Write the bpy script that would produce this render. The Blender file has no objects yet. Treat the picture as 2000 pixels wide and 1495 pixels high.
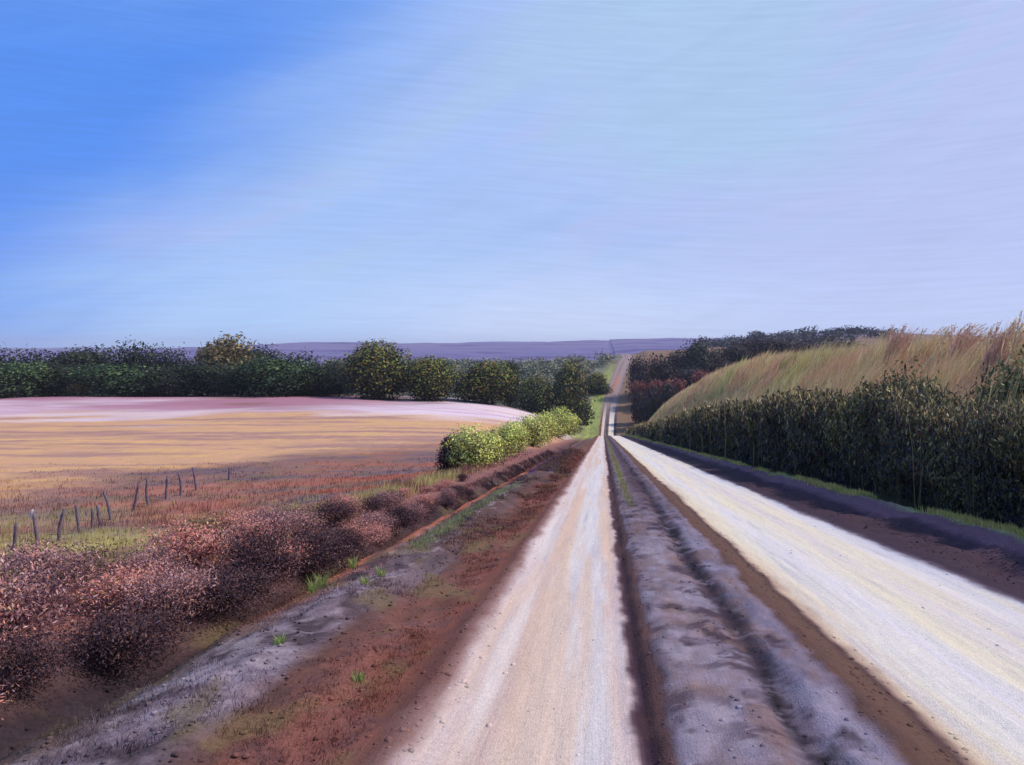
import bpy, math, random
import numpy as np
R = math.radians
random.seed(7)
RG = np.random.default_rng(11)
C = bpy.context.scene.collection
SC = bpy.context.scene

# ------------------------------------------------------------------ camera, sun, world, exposure
CH = 1.8                      # eye height above the road
F = 1500.0                    # focal length in pixels of the 2000 px wide photograph
cam = bpy.data.cameras.new('camera'); camo = bpy.data.objects.new('camera', cam); C.objects.link(camo)
camo.location = (0, 0, CH); camo.rotation_euler = (R(90), 0, 0)
cam.sensor_width = 36; cam.lens = 36 * F / 2000
cam.shift_x = -178 / 2000; cam.shift_y = -72.5 / 2000
cam.clip_start = 0.05; cam.clip_end = 20000
SC.camera = camo
SUN_EL, SUN_AZ = 47.0, 78.0   # azimuth clockwise from +Y (ahead) towards +X (right)
sl = bpy.data.lights.new('sun', 'SUN'); sl.energy = 4.2; sl.angle = R(0.6); sl.color = (1.0, 0.92, 0.82)
so = bpy.data.objects.new('sun', sl); C.objects.link(so)
so.rotation_euler = (R(90 - SUN_EL), 0, R(180 - SUN_AZ) + R(180) + R(180))
from mathutils import Vector
sd = Vector((math.sin(R(SUN_AZ)) * math.cos(R(SUN_EL)), math.cos(R(SUN_AZ)) * math.cos(R(SUN_EL)), math.sin(R(SUN_EL))))
so.rotation_euler = sd.to_track_quat('Z', 'Y').to_euler()
SC.view_settings.view_transform = 'Standard'; SC.view_settings.look = 'None'
SC.view_settings.exposure = 0.0; SC.view_settings.gamma = 1.0


def s2l(c):
    c = np.asarray(c, float) / 255.0
    return np.where(c <= 0.04045, c / 12.92, ((c + 0.055) / 1.055) ** 2.4)


def lin4(r, g, b, k=1.0):
    v = s2l((r, g, b)) * k
    return (float(v[0]), float(v[1]), float(v[2]), 1.0)


class NT:
    """tiny node-tree helper"""
    def __init__(s, tree): s.t = tree; s.n = tree.nodes; s.l = tree.links
    def node(s, typ, **kw):
        n = s.n.new(typ)
        for k, v in kw.items(): setattr(n, k, v)
        return n
    def put(s, sock, v):
        if hasattr(v, 'is_output') or isinstance(v, bpy.types.NodeSocket): s.l.new(v, sock)
        else: sock.default_value = v
    def math(s, op, a, b=None, c=None, clamp=False):
        n = s.node('ShaderNodeMath', operation=op, use_clamp=clamp)
        s.put(n.inputs[0], a)
        if b is not None: s.put(n.inputs[1], b)
        if c is not None: s.put(n.inputs[2], c)
        return n.outputs[0]
    def mix(s, f, a, b, blend='MIX'):
        n = s.node('ShaderNodeMix', data_type='RGBA', blend_type=blend)
        s.put(n.inputs[0], f); s.put(n.inputs[6], a); s.put(n.inputs[7], b)
        return n.outputs[2]
    def smooth(s, x, lo, hi):
        n = s.node('ShaderNodeMapRange', interpolation_type='SMOOTHSTEP')
        s.put(n.inputs[0], x); n.inputs[1].default_value = lo; n.inputs[2].default_value = hi
        return n.outputs[0]
    def noise(s, vec, scale, detail=4, rough=0.5, dist=0.0):
        n = s.node('ShaderNodeTexNoise'); s.l.new(vec, n.inputs['Vector'])
        n.inputs['Scale'].default_value = scale; n.inputs['Detail'].default_value = detail
        n.inputs['Roughness'].default_value = rough; n.inputs['Distortion'].default_value = dist
        return n.outputs[0]
    def xyz(s, x, y, z=0.0):
        n = s.node('ShaderNodeCombineXYZ'); s.put(n.inputs[0], x); s.put(n.inputs[1], y); s.put(n.inputs[2], z)
        return n.outputs[0]


def build_world():
    w = bpy.data.worlds.new('World'); SC.world = w; w.use_nodes = True
    w.node_tree.nodes.clear(); g = NT(w.node_tree)
    out = g.node('ShaderNodeOutputWorld')
    tc = g.node('ShaderNodeTexCoord').outputs['Generated']
    sep = g.node('ShaderNodeSeparateXYZ'); g.l.new(tc, sep.inputs[0])
    az = g.math('ARCTAN2', sep.outputs[0], sep.outputs[1])
    el = g.math('ARCSINE', sep.outputs[2])
    # streak coordinates, turned so the veils climb to the upper right
    th = R(21)
    a = g.math('ADD', g.math('MULTIPLY', az, math.cos(th)), g.math('MULTIPLY', el, math.sin(th)))
    b = g.math('SUBTRACT', g.math('MULTIPLY', el, math.cos(th)), g.math('MULTIPLY', az, math.sin(th)))
    big = g.noise(g.xyz(g.math('MULTIPLY', a, 1.6), g.math('MULTIPLY', b, 6.0), 1.7), 1.0, 3, 0.55, 0.3)
    mid = g.noise(g.xyz(g.math('MULTIPLY', a, 5.0), g.math('MULTIPLY', b, 24.0), 7.3), 1.0, 5, 0.6, 0.4)
    fine = g.noise(g.xyz(g.math('MULTIPLY', az, 9.0), g.math('MULTIPLY', g.math('ADD', el, g.math('MULTIPLY', g.math('SINE', g.math('MULTIPLY', az, 5.0)), 0.012)), 210.0), 2.1), 1.0, 4, 0.62, 0.15)
    bn = g.math('SUBTRACT', big, 0.5); mn = g.math('SUBTRACT', mid, 0.5); fn = g.math('SUBTRACT', fine, 0.5)
    # blue-ness: high on the left above the diagonal
    wob = g.math('ADD', g.math('MULTIPLY', bn, 0.22), g.math('MULTIPLY', mn, 0.10))
    diag = g.math('ADD', g.math('SUBTRACT', g.math('MULTIPLY', el, 0.76), g.math('MULTIPLY', az, 0.74)), wob)
    blue = g.smooth(diag, 0.39, 0.63)
    # upper-left corner pales a little again
    corner = g.smooth(g.math('ADD', g.math('SUBTRACT', el, g.math('MULTIPLY', az, 0.12)), g.math('MULTIPLY', mn, 0.12)), 0.36, 0.56)
    # lavender on the right, sky blue low and in a band
    lav = g.smooth(g.math('ADD', az, g.math('ADD', g.math('MULTIPLY', bn, 0.7), g.math('MULTIPLY', mn, 0.25))), -0.38, 0.42)
    low = g.math('SUBTRACT', 1.0, g.smooth(g.math('ADD', el, g.math('MULTIPLY', mn, 0.06)), 0.0, 0.14))
    c = g.mix(lav, lin4(164, 194, 247), lin4(183, 195, 241))
    band = g.smooth(g.math('ADD', g.math('MULTIPLY', mn, 1.0), bn), 0.02, 0.22)
    c = g.mix(g.math('MULTIPLY', band, 0.7), c, lin4(168, 195, 236))
    lil = g.smooth(g.math('SUBTRACT', g.math('MULTIPLY', mn, 0.8), bn), 0.02, 0.22)
    c = g.mix(g.math('MULTIPLY', lil, 0.45), c, lin4(180, 188, 235))
    lowc = g.mix(lav, lin4(174, 209, 255), lin4(192, 208, 251))
    c = g.mix(g.math('MULTIPLY', low, 0.8), c, lowc)
    tq = g.math('MULTIPLY', g.math('SUBTRACT', 1.0, g.smooth(g.math('ABSOLUTE', g.math('ADD', g.math('SUBTRACT', az, 0.16), g.math('MULTIPLY', bn, 0.5))), 0.05, 0.30)), g.smooth(g.math('ADD', el, g.math('MULTIPLY', bn, 0.25)), 0.14, 0.30))
    c = g.mix(g.math('MULTIPLY', tq, 0.75), c, lin4(170, 202, 234))
    gl = g.math('MULTIPLY', g.math('SUBTRACT', 1.0, g.smooth(g.math('ABSOLUTE', g.math('ADD', az, 0.06)), 0.0, 0.42)), g.math('SUBTRACT', 1.0, g.smooth(el, 0.0, 0.16)))
    c = g.mix(g.math('MULTIPLY', gl, 0.75), c, lin4(208, 220, 252))
    deep = g.mix(corner, lin4(86, 143, 240), lin4(120, 165, 236))
    c = g.mix(blue, c, deep)
    gain = g.math('ADD', 1.04, g.math('ADD', g.math('MULTIPLY', fn, 0.24), g.math('MULTIPLY', mn, 0.16)))
    c = g.mix(1.0, c, g.xyz(gain, gain, gain), 'MULTIPLY')
    # below the horizon: dull ground bounce
    c = g.mix(g.smooth(el, -0.01, -0.06), c, lin4(110, 95, 100))
    bg = g.node('ShaderNodeBackground'); g.l.new(c, bg.inputs[0]); bg.inputs[1].default_value = 1.0
    sky = g.node('ShaderNodeTexSky', sky_type='NISHITA'); sky.sun_disc = False
    sky.sun_elevation = R(SUN_EL); sky.sun_rotation = R(SUN_AZ)
    b2 = g.node('ShaderNodeBackground'); g.l.new(sky.outputs[0], b2.inputs[0]); b2.inputs[1].default_value = 0.12
    mx = g.node('ShaderNodeMixShader'); mx.inputs[0].default_value = 0.06
    g.l.new(bg.outputs[0], mx.inputs[1]); g.l.new(b2.outputs[0], mx.inputs[2])
    g.l.new(mx.outputs[0], out.inputs[0])


build_world()

# ------------------------------------------------------------------ noise
def _h(ix, iy, seed):
    n = (ix.astype(np.int64) * 374761393 + iy.astype(np.int64) * 668265263 + seed * 1274126177) & 0x7fffffff
    n = ((n ^ (n >> 13)) * 1103515245 + 12345) & 0x7fffffff
    return ((n ^ (n >> 16)) & 0xffff) / 65535.0


def vnoise(x, y, seed=0):
    x = np.asarray(x, float); y = np.asarray(y, float)
    ix = np.floor(x); iy = np.floor(y); fx = x - ix; fy = y - iy
    fx = fx * fx * (3 - 2 * fx); fy = fy * fy * (3 - 2 * fy)
    a = _h(ix, iy, seed); b = _h(ix + 1, iy, seed); c = _h(ix, iy + 1, seed); d = _h(ix + 1, iy + 1, seed)
    return (a * (1 - fx) + b * fx) * (1 - fy) + (c * (1 - fx) + d * fx) * fy


def fbm(x, y, seed=0, o=4, g=0.5):
    s = 0; a = 1; t = 0
    for i in range(o):
        s = s + a * vnoise(x * 2 ** i + 17.3 * i, y * 2 ** i - 9.1 * i, seed + i); t += a; a *= g
    return s / t - 0.5


def ss(x, lo, hi):
    t = np.clip((x - lo) / (hi - lo), 0, 1); return t * t * (3 - 2 * t)


def lerp(a, b, t): return a + (b - a) * t

# ------------------------------------------------------------------ terrain
def smooth_tab(ys, zs, sig):
    g = np.arange(-60, 9000, 2.0); z = np.interp(g, ys, zs)
    k = np.arange(-30, 31) * 2.0; w = np.exp(-(k / sig) ** 2 / 2); w /= w.sum()
    zp = np.pad(z, 30, mode='edge'); return g, np.convolve(zp, w, 'valid')
T_road = smooth_tab([-60, 0, 214, 250, 290, 318, 345, 480, 560, 700, 1200, 9000], [6.54, 0, -23.3, -30, -37, -37, -33.8, -8, -4.5, -14, -24, -24], 5)
T_left = smooth_tab([-60, 0, 232, 300, 340, 480, 560, 700, 1200, 9000], [-3.6, -4.4, -13.1, -23, -27, -13, -11, -16, -24, -24], 8)
T_right = smooth_tab([-60, 0, 85, 108, 135, 164, 200, 230, 260, 320, 345, 480, 560, 700, 1200, 9000], [1.4, 0.5, -.5, -2.4, -5.6, -9.2, -14.2, -20.5, -29, -36, -33.8, -6, -2, -9, -20, -20], 6)
T_plat = smooth_tab([-60, 0, 250, 330, 480, 600, 800, 1200, 9000], [1, 0, -2, -6, -3, 1, 0, -16, -20], 8)
def tab(T, y): return np.interp(y, T[0], T[1])


def cx(y):                     # the far road swings to the right as it climbs the opposite slope
    return 13.5 * ss(y, 290, 520) * np.clip((y - 290) / 200, 0, 1.1)


def zbase(x, y):
    x = np.asarray(x, float); y = np.asarray(y, float)
    u = x - cx(y)
    zr = tab(T_road, y); zl = tab(T_left, y); zR = tab(T_right, y); zP = tab(T_plat, y)
    lam = lerp(5.2, 17.0, ss(y, 60, 250))
    sL = 1 - np.exp(-np.maximum(0, -u - 6.0) / lam) * 1.0
    sR = ss(u, 8.0, 16.5)
    sP = ss(u, 20, 85)
    z = zr + (zl - zr) * sL
    z = np.where(u > 0, zr + (zR - zr) * sR, z)
    z = z + np.where(u > 0, (zP - zR) * sP, 0)
    # gentle undulation away from the road
    away = ss(np.abs(u - 1.5), 9, 40)
    z = z + away * (fbm(x / 45, y / 45, 3, 3) * 2.2 * ss(y, 20, 120) + fbm(x / 9, y / 9, 5, 3) * 0.35)
    far = ss(y, 420, 700)
    z = z + far * fbm(x / 420, y / 300, 8, 4) * 26 * lerp(ss(np.abs(u), 6, 120), 1, ss(y, 650, 1100))
    # the wooded rise on the right and the long blue ridge behind
    z = z + 11 * np.exp(-((x - 230) / 130) ** 2 - ((y - 760) / 170) ** 2)
    ridge = ss(y, 1700, 3000) * (1 - 0.3 * ss(y, 3300, 6000))
    z = z + ridge * ss(x, -1650, -1050) * (37.5 + fbm(x / 700, y * 0 + 3.3, 12, 4) * 26)
    return z


def zground(x, y):
    """surface with the small relief of verge, ditch and road ruts"""
    x = np.asarray(x, float); y = np.asarray(y, float)
    u = x - cx(y); z = zbase(x, y)
    near = 1 - ss(y, 60, 240)
    # ditch at the foot of the left bank
    z = z - 0.28 * np.exp(-((u + 3.75) / 0.33) ** 2) * (1 - ss(y, 200, 260))
    z = z + 0.10 * np.exp(-((u + 2.6) / 0.5) ** 2) * near
    z = z + 0.16 * np.exp(-((u - 6.2) / 0.45) ** 2) * near
    verge = ss(-u, 1.2, 1.8) + ss(u, 4.4, 4.9)
    z = z + verge * (fbm(x * 1.6, y * 0.9, 21, 4) * 0.16 + fbm(x * 4.2, y * 3.0, 24, 4, .6) * 0.10 + fbm(x * 12, y * 9, 22, 3) * 0.03) * near
    # ruts and crown of the road (u in metres)
    inroad = (1 - ss(np.abs(u - 1.6), 2.85, 3.1)) * (1 - ss(y, 560, 640))
    med = ss(u, 0.24, 0.5) * (1 - ss(u, 1.6, 1.95))
    z = z + inroad * med * (0.07 + fbm(x * 2.2, y * 1.3, 31, 4) * 0.10 + fbm(x * 9, y * 6, 32, 3) * 0.035)
    z = z - inroad * 0.045 * np.exp(-((u - 0.25) / 0.06) ** 2)
    z = z - inroad * 0.06 * np.exp(-((u - 1.18 - fbm(y * .5, y * 0, 35, 2) * .2) / 0.13) ** 2)
    z = z + inroad * 0.03 * np.exp(-((u + 1.18) / 0.12) ** 2)
    track = (ss(u, -1.15, -0.9) * (1 - ss(u, 0.1, 0.24))) + (ss(u, 1.9, 2.1) * (1 - ss(u, 4.1, 4.4)))
    z = z - inroad * track * (0.03 - fbm(x * 5.5, y * 0.35, 33, 4) * 0.035 - fbm(x * 18, y * 9, 34, 2) * 0.006)
    return z

# ------------------------------------------------------------------ ground colours (own soil, gravel, stubble colours; hedge and ditch shade, far haze painted in)
QS = [(-3.4, 142, 92, 84), (-2.6, 140, 94, 86), (-2.3, 92, 66, 66), (-2.14, 50, 38, 44), (-1.98, 58, 46, 48), (-1.86, 84, 68, 62), (-1.74, 98, 78, 72), (-1.62, 120, 104, 114),  # dark maroon ditch stops include the ditch's shading
      (-1.34, 122, 104, 114), (-1.2, 96, 66, 58), (-.95, 108, 68, 56), (-.8, 120, 70, 56), (-.70, 108, 68, 58), (-.63, 138, 104, 98), (-.56, 205, 186, 184),
      (-.46, 214, 188, 174), (-.36, 212, 182, 166), (-.25, 212, 200, 193), (-.12, 218, 209, 206), (-.02, 212, 201, 198), (.035, 210, 182, 168), (.08, 204, 182, 180),
      (.105, 96, 72, 82), (.125, 62, 40, 52), (.15, 74, 48, 50), (.19, 108, 74, 66), (.215, 82, 60, 66), (.25, 142, 126, 138), (.36, 158, 138, 146), (.45, 166, 148, 160),
      (.54, 138, 122, 136), (.6, 88, 74, 90), (.68, 80, 66, 84), (.74, 150, 138, 158), (.84, 138, 122, 138), (.89, 96, 68, 60), (1.03, 100, 74, 64), (1.08, 78, 54, 56),
      (1.12, 176, 148, 130), (1.17, 218, 196, 170), (1.3, 224, 214, 196), (1.5, 222, 213, 214), (1.7, 230, 217, 194), (1.95, 216, 204, 202), (2.2, 224, 214, 206), (2.35, 212, 205, 212),
      (2.41, 100, 84, 98), (2.46, 62, 46, 60), (2.8, 68, 48, 58), (3.12, 74, 54, 68), (3.26, 132, 96, 108), (3.40, 128, 94, 104), (3.54, 170, 168, 124), (3.66, 140, 146, 92), (3.78, 80, 72, 58),  # dark violet verge band has the hedge's cast shadow painted in
      (4.3, 84, 78, 54), (5.0, 150, 130, 84), (6.0, 184, 154, 104)]
QS = np.array(QS, float)


def pick(q, cols):
    out = np.empty(q.shape + (3,))
    for k in range(3): out[..., k] = np.interp(q, cols[:, 0], s2l(cols[:, k + 1]))
    return out


def L(*c): return s2l(c)


def mixc(a, b, t): return a + (b - a) * np.clip(t, 0, 1)[..., None]


def gcolor(x, y):
    x = np.asarray(x, float); y = np.asarray(y, float); u = x - cx(y); q = u / CH
    # wander of the borders, long strokes along the road
    inroad = 1 - ss(np.abs(u - 1.6), 2.8, 3.4)
    wq = fbm(u * 1.5, y * .22, 41, 4) * lerp(0.34, 0.085, inroad) + fbm(u * 3.5, y * 1.3, 39, 3) * lerp(.06, .075, inroad) + fbm(u * 14, y * 5.0, 42, 3) * lerp(0.09, 0.04, inroad)
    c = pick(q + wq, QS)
    st = fbm(u * 16, y * 0.32, 43, 4, .6)                       # streaks drawn out along the ruts
    st2 = fbm(u * 5, y * 0.16, 44, 3)
    pale = ss(q, -.6, -.52) * (1 - ss(q, .07, .11)) + ss(q, 1.1, 1.18) * (1 - ss(q, 2.32, 2.42))
    lt = pale * (1 - ss(q, .5, .9)); rt = pale * ss(q, .5, .9)
    c = mixc(c, L(216, 184, 160) + 0 * c, lt * ss(st2 + st * .3, .0, .2) * .7)
    c = mixc(c, L(232, 216, 184) + 0 * c, rt * ss(st2 + st * .3, -.02, .18) * .6)
    c = mixc(c, L(220, 212, 208) + 0 * c, pale * ss(-st2, .04, .22) * .5)
    c = mixc(c, L(166, 156, 176) + 0 * c, pale * ss(-st, .1, .28) * .32)
    mott = fbm(u * 3.0, y * 1.7, 45, 5, .62)
    mid = ss(q, .2, .26) * (1 - ss(q, .8, .88))
    c = mixc(c, L(186, 174, 192) + 0 * c, mid * ss(mott, .03, .17) * .55 * (1 - ss(y, 9, 18) * .7))
    c = mixc(c, L(86, 68, 84) + 0 * c, mid * ss(y * (1 + st), 8, 19) * .55)
    c = mixc(c, L(150, 116, 108) + 0 * c, mid * ss(-mott, .0, .14) * .55)
    c = mixc(c, L(70, 52, 66) + 0 * c, mid * ss(fbm(u * 4.2, y * 2.4, 46, 4), .10, .22) * .8)
    c = mixc(c, L(44, 34, 44) + 0 * c, np.exp(-((q - .655 - fbm(y * .6, y * 0, 36, 3) * .12) / .05) ** 2) * (.75 + .25 * ss(mott, -.1, .1)) * (1 - .35 * ss(fbm(u * 6, y * 4, 37, 3), .05, .15)))
    c = c * (1 - .30 * mid)[..., None]
    br = fbm(u * 3.2 + fbm(u * 2, y * 2, 30, 2), y * 3.4, 38, 5, .68)
    c = mixc(c, L(70, 52, 64) + 0 * c, mid * ss(br, .04, .14) * np.exp(-((q - .55) / .16) ** 2) * .9)
    c = mixc(c, L(74, 52, 62) + 0 * c, mid * ss(br, .08, .16) * ss(.36 - q, 0, .1) * .8)
    c = mixc(c, L(170, 152, 172) + 0 * c, mid * ss(-br, .05, .18) * .28)
    # green-yellow thread on the crown far down the road
    c = mixc(c, L(150, 150, 96) + 0 * c, np.exp(-((u - .62) / .10) ** 2) * ss(y, 18, 32) * .9)
    c = mixc(c, L(66, 48, 60) + 0 * c, np.exp(-((u - 1.0) / .22) ** 2) * ss(y, 14, 26) * .75)
    # left verge
    vl = ss(-q, .66, .8) * (1 - ss(-q, 2.1, 2.3))
    m1 = fbm(u * 1.7, y * .5, 47, 5, .6)
    c = mixc(c, L(134, 84, 74) + 0 * c, vl * ss(m1, .0, .16) * (1 - ss(-q, 1.05, 1.25)) * .75)
    c = mixc(c, L(58, 47, 48) + 0 * c, vl * ss(-m1, .03, .2) * .65)
    m2 = fbm(u * 3.2, y * 1.1, 48, 4, .6)
    mv = ss(-q, 1.22, 1.38) * (1 - ss(-q, 1.65, 1.8))
    c = mixc(c, L(146, 134, 142) + 0 * c, mv * ss(m2, .0, .16) * .7 * (1 - ss(y, 10, 30)))
    c = mixc(c, L(92, 64, 56) + 0 * c, ss(-q, 1.15, 1.3) * (1 - ss(-q, 1.7, 1.85)) * ss(y * (1 + m1), 6.5, 12) * .85)
    c = mixc(c, L(204, 114, 76) + 0 * c, np.exp(-((q + 1.84) / .16) ** 2) * ss(y, 6, 10) * ss(m2, -.32, -.02))
    c = mixc(c, L(92, 70, 116) + 0 * c, np.exp(-((q + 1.58) / .06) ** 2) * ss(y, 8, 14) * ss(m2, -.2, .1) * .75)
    c = mixc(c, L(118, 126, 84) + 0 * c, np.exp(-((q + 1.5) / .07) ** 2) * ss(y, 10, 14) * (1 - ss(y, 22, 30)) * ss(m2, -.15, .05) * .8)
    m6 = fbm(u * 5.5, y * 3.2, 49, 5, .65)
    c = mixc(c, L(168, 152, 160) + 0 * c, mv * ss(m6, .05, .18) * .6 * (1 - ss(y, 12, 30)))
    c = mixc(c, L(74, 60, 66) + 0 * c, (mv + vl * .5) * ss(-m6, .04, .16) * .7)
    c = mixc(c, L(112, 96, 66) + 0 * c, vl * ss(fbm(u * 2.6, y * 1.3, 40, 4), .1, .22) * .6)
    # left field ------------------------------------------------
    fl = ss(-u, 4.6, 8)
    yy = y * (1 + fbm(x / 26, y / 30, 50, 3) * .5) + 14 * fbm(x / 9, y / 5, 51, 3) + 26 * fbm(x / 30, y / 16, 59, 5, .65)
    m3 = fbm(x * .16, y * .42, 52, 5, .6); m4 = fbm(x * .5, y * 1.4, 53, 5, .62)
    near = L(142, 104, 96) + 0 * c
    near = mixc(near, L(166, 108, 92) + 0 * c, ss(m3, .02, .2))
    near = mixc(near, L(116, 92, 96) + 0 * c, ss(-m3, .02, .18))
    near = mixc(near, L(184, 172, 106) + 0 * c, ss(fbm(x * .22, y * .5, 54, 4), -.10, .06) * np.exp(-((y - 23) / 8) ** 2) * .95)
    near = mixc(near, L(160, 88, 68) + 0 * c, np.exp(-((x + 12) / 5.5) ** 2) * ss(y, 26, 34) * ss(m3, -.12, .1) * .8)
    near = mixc(near, L(116, 104, 66) + 0 * c, ss(-m4, .06, .2) * .6)
    orange = L(206, 160, 120) + 0 * c
    orange = mixc(orange, L(218, 174, 112) + 0 * c, ss(m3, .0, .2) * .8)
    orange = mixc(orange, L(160, 122, 116) + 0 * c, ss(-fbm(x / 20, y * .3, 55, 5, .6), -.02, .13) * .8)
    orange = mixc(orange, L(206, 150, 132) + 0 * c, ss(-m4, .06, .2) * .5)
    pink = L(222, 200, 208) + 0 * c
    pink = mixc(pink, L(204, 170, 182) + 0 * c, ss(fbm(x / 26, y * .12, 56, 5, .6), .0, .14))
    pink = mixc(pink, L(226, 192, 164) + 0 * c, ss(-fbm(x / 30, y * .1, 57, 4), .06, .2) * .7)
    rose = L(170, 118, 132) + 0 * c
    rose = mixc(rose, L(146, 104, 100) + 0 * c, ss(fbm(x / 18, y * .08, 58, 4), .02, .14))
    fc = mixc(near, orange, ss(yy - 26 * ss(x, -34, -14), 29, 45)); fc = mixc(fc, pink, ss(yy, 110, 130))
    fc = mixc(fc, rose, ss(yy + .35 * x + 25, 118, 165) * (1 - ss(x, -70, -30)))
    fc = mixc(fc, L(104, 92, 84) + 0 * c, ss(yy, 205, 235))
    c = mixc(c, fc, fl)
    # right hill behind the hedge -------------------------------
    fr = ss(u, 7.6, 11)
    tan = L(190, 158, 106) + 0 * c
    tan = mixc(tan, L(206, 164, 112) + 0 * c, ss(m4, .0, .16)); tan = mixc(tan, L(160, 134, 92) + 0 * c, ss(-m4, .05, .2))
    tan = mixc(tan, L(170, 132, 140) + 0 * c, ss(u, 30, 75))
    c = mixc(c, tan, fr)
    # crest and opposite slope ----------------------------------
    fy = ss(y, 236, 320)
    lime = L(150, 160, 88) + 0 * c
    vleft = ss(-u, 1.6, 2.4) * (1 - ss(-u, 7, 13))
    c = mixc(c, mixc(lime, L(126, 128, 80) + 0 * c, ss(m4, 0, .15)), vleft * ss(y, 110, 190) * (1 - ss(y, 430, 520)))
    grn = L(120, 122, 108) + 0 * c
    grn = mixc(grn, L(86, 90, 74) + 0 * c, ss(fbm(x / 30, y / 20, 61, 4), 0, .15)); grn = mixc(grn, L(118, 100, 96) + 0 * c, ss(fbm(x / 22, y / 26, 62, 4), .05, .18))
    grn = mixc(grn, L(132, 106, 84) + 0 * c, ss(u, 4, 6)); grn = mixc(grn, L(112, 70, 66) + 0 * c, ss(u, 8, 22) * (1 - ss(y, 430, 520)))
    off = 1 - (1 - ss(np.abs(u - 1.6), 3.2, 4.6)) * 1.0
    c = mixc(c, grn, fy * off * (1 - .9 * vleft * (1 - ss(y, 430, 520))))
    fr2 = ss(y, 345, 385) * (1 - off)
    c = mixc(c, L(146, 126, 124) + 0 * c, fr2 * .92)
    c = mixc(c, L(190, 118, 84) + 0 * c, fr2 * np.exp(-((y - 425) / 18) ** 2) * .6 * (1 - ss(np.abs(u - 1.6), .8, 2)))
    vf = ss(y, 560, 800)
    blu = L(110, 102, 146) + 0 * c  # violet far land, part of the distance haze painted into its colour
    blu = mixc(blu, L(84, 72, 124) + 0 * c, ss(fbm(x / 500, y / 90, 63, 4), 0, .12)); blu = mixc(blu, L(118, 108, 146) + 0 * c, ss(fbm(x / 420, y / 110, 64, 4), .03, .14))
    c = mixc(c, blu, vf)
    return np.clip(c, 0, .9)

# ------------------------------------------------------------------ materials
ALB = 0.80                     # the picked colours are seen in full light; the surfaces' own are darker


def soil_material(name, fine):
    m = bpy.data.materials.new(name); m.use_nodes = True; g = NT(m.node_tree); g.n.clear()
    out = g.node('ShaderNodeOutputMaterial'); p = g.node('ShaderNodeBsdfPrincipled')
    at = g.node('ShaderNodeAttribute', attribute_name='Col')
    ge = g.node('ShaderNodeNewGeometry'); pos = ge.outputs['Position']
    n1 = g.noise(pos, 26 * fine, 6, .7); n2 = g.noise(pos, 150 * fine, 3, .6)
    mp = g.node('ShaderNodeMapping'); g.l.new(pos, mp.inputs[0]); mp.inputs['Scale'].default_value = (34, 1.6, 6)
    n3 = g.noise(mp.outputs[0], 1.0, 5, .65)
    v = g.math('ADD', g.math('MULTIPLY', g.math('SUBTRACT', n1, .5), .8 if fine < 1 else .45), g.math('MULTIPLY', g.math('SUBTRACT', n2, .5), .5))
    va = g.node('ShaderNodeTexVoronoi'); g.l.new(pos, va.inputs['Vector']); va.inputs['Scale'].default_value = 42 if fine < 1 else 70
    vs = g.node('ShaderNodeSeparateXYZ'); g.l.new(va.outputs['Color'], vs.inputs[0])
    v = g.math('ADD', v, g.math('MULTIPLY', g.math('SUBTRACT', vs.outputs[0], .5), .34 if fine < 1 else .16))
    v = g.math('ADD', v, g.math('MULTIPLY', g.math('SUBTRACT', n3, .5), .3))
    v = g.math('MULTIPLY', g.math('ADD', v, 1.0), ALB)
    c = g.mix(1.0, at.outputs['Color'], g.xyz(v, v, v), 'MULTIPLY')
    g.l.new(c, p.inputs['Base Color']); p.inputs['Roughness'].default_value = .92
    p.inputs['Specular IOR Level'].default_value = .15
    vo = g.node('ShaderNodeTexVoronoi'); g.l.new(pos, vo.inputs['Vector']); vo.inputs['Scale'].default_value = 42 if fine < 1 else 70
    vo2 = g.node('ShaderNodeSeparateXYZ'); g.l.new(vo.outputs['Color'], vo2.inputs[0])
    n1 = g.math('ADD', n1, g.math('MULTIPLY', g.math('SUBTRACT', .35, vo.outputs['Distance']), .55))
    bh = g.math('ADD', g.math('MULTIPLY', n1, .7), g.math('ADD', g.math('MULTIPLY', n2, .3), g.math('MULTIPLY', n3, .5)))
    bp = g.node('ShaderNodeBump'); bp.inputs['Strength'].default_value = .55; bp.inputs['Distance'].default_value = .02
    g.l.new(bh, bp.inputs['Height']); g.l.new(bp.outputs[0], p.inputs['Normal'])
    g.l.new(p.outputs[0], out.inputs[0])
    return m


def leaf_material(name, transl=.3, var=.35):
    m = bpy.data.materials.new(name); m.use_nodes = True; g = NT(m.node_tree); g.n.clear()
    out = g.node('ShaderNodeOutputMaterial'); p = g.node('ShaderNodeBsdfPrincipled')
    at = g.node('ShaderNodeAttribute', attribute_name='Col')
    pos = g.node('ShaderNodeNewGeometry').outputs['Position']
    n = g.noise(pos, 3.0, 4, .6)
    v = g.math('ADD', 1.0, g.math('MULTIPLY', g.math('SUBTRACT', n, .5), var * 2))
    c = g.mix(1.0, at.outputs['Color'], g.xyz(v, v, v), 'MULTIPLY')
    g.l.new(c, p.inputs['Base Color']); p.inputs['Roughness'].default_value = .7; p.inputs['Specular IOR Level'].default_value = .2
    t = g.node('ShaderNodeBsdfTranslucent'); g.l.new(c, t.inputs[0])
    mx = g.node('ShaderNodeMixShader'); mx.inputs[0].default_value = transl
    g.l.new(p.outputs[0], mx.inputs[1]); g.l.new(t.outputs[0], mx.inputs[2]); g.l.new(mx.outputs[0], out.inputs[0])
    return m


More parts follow.
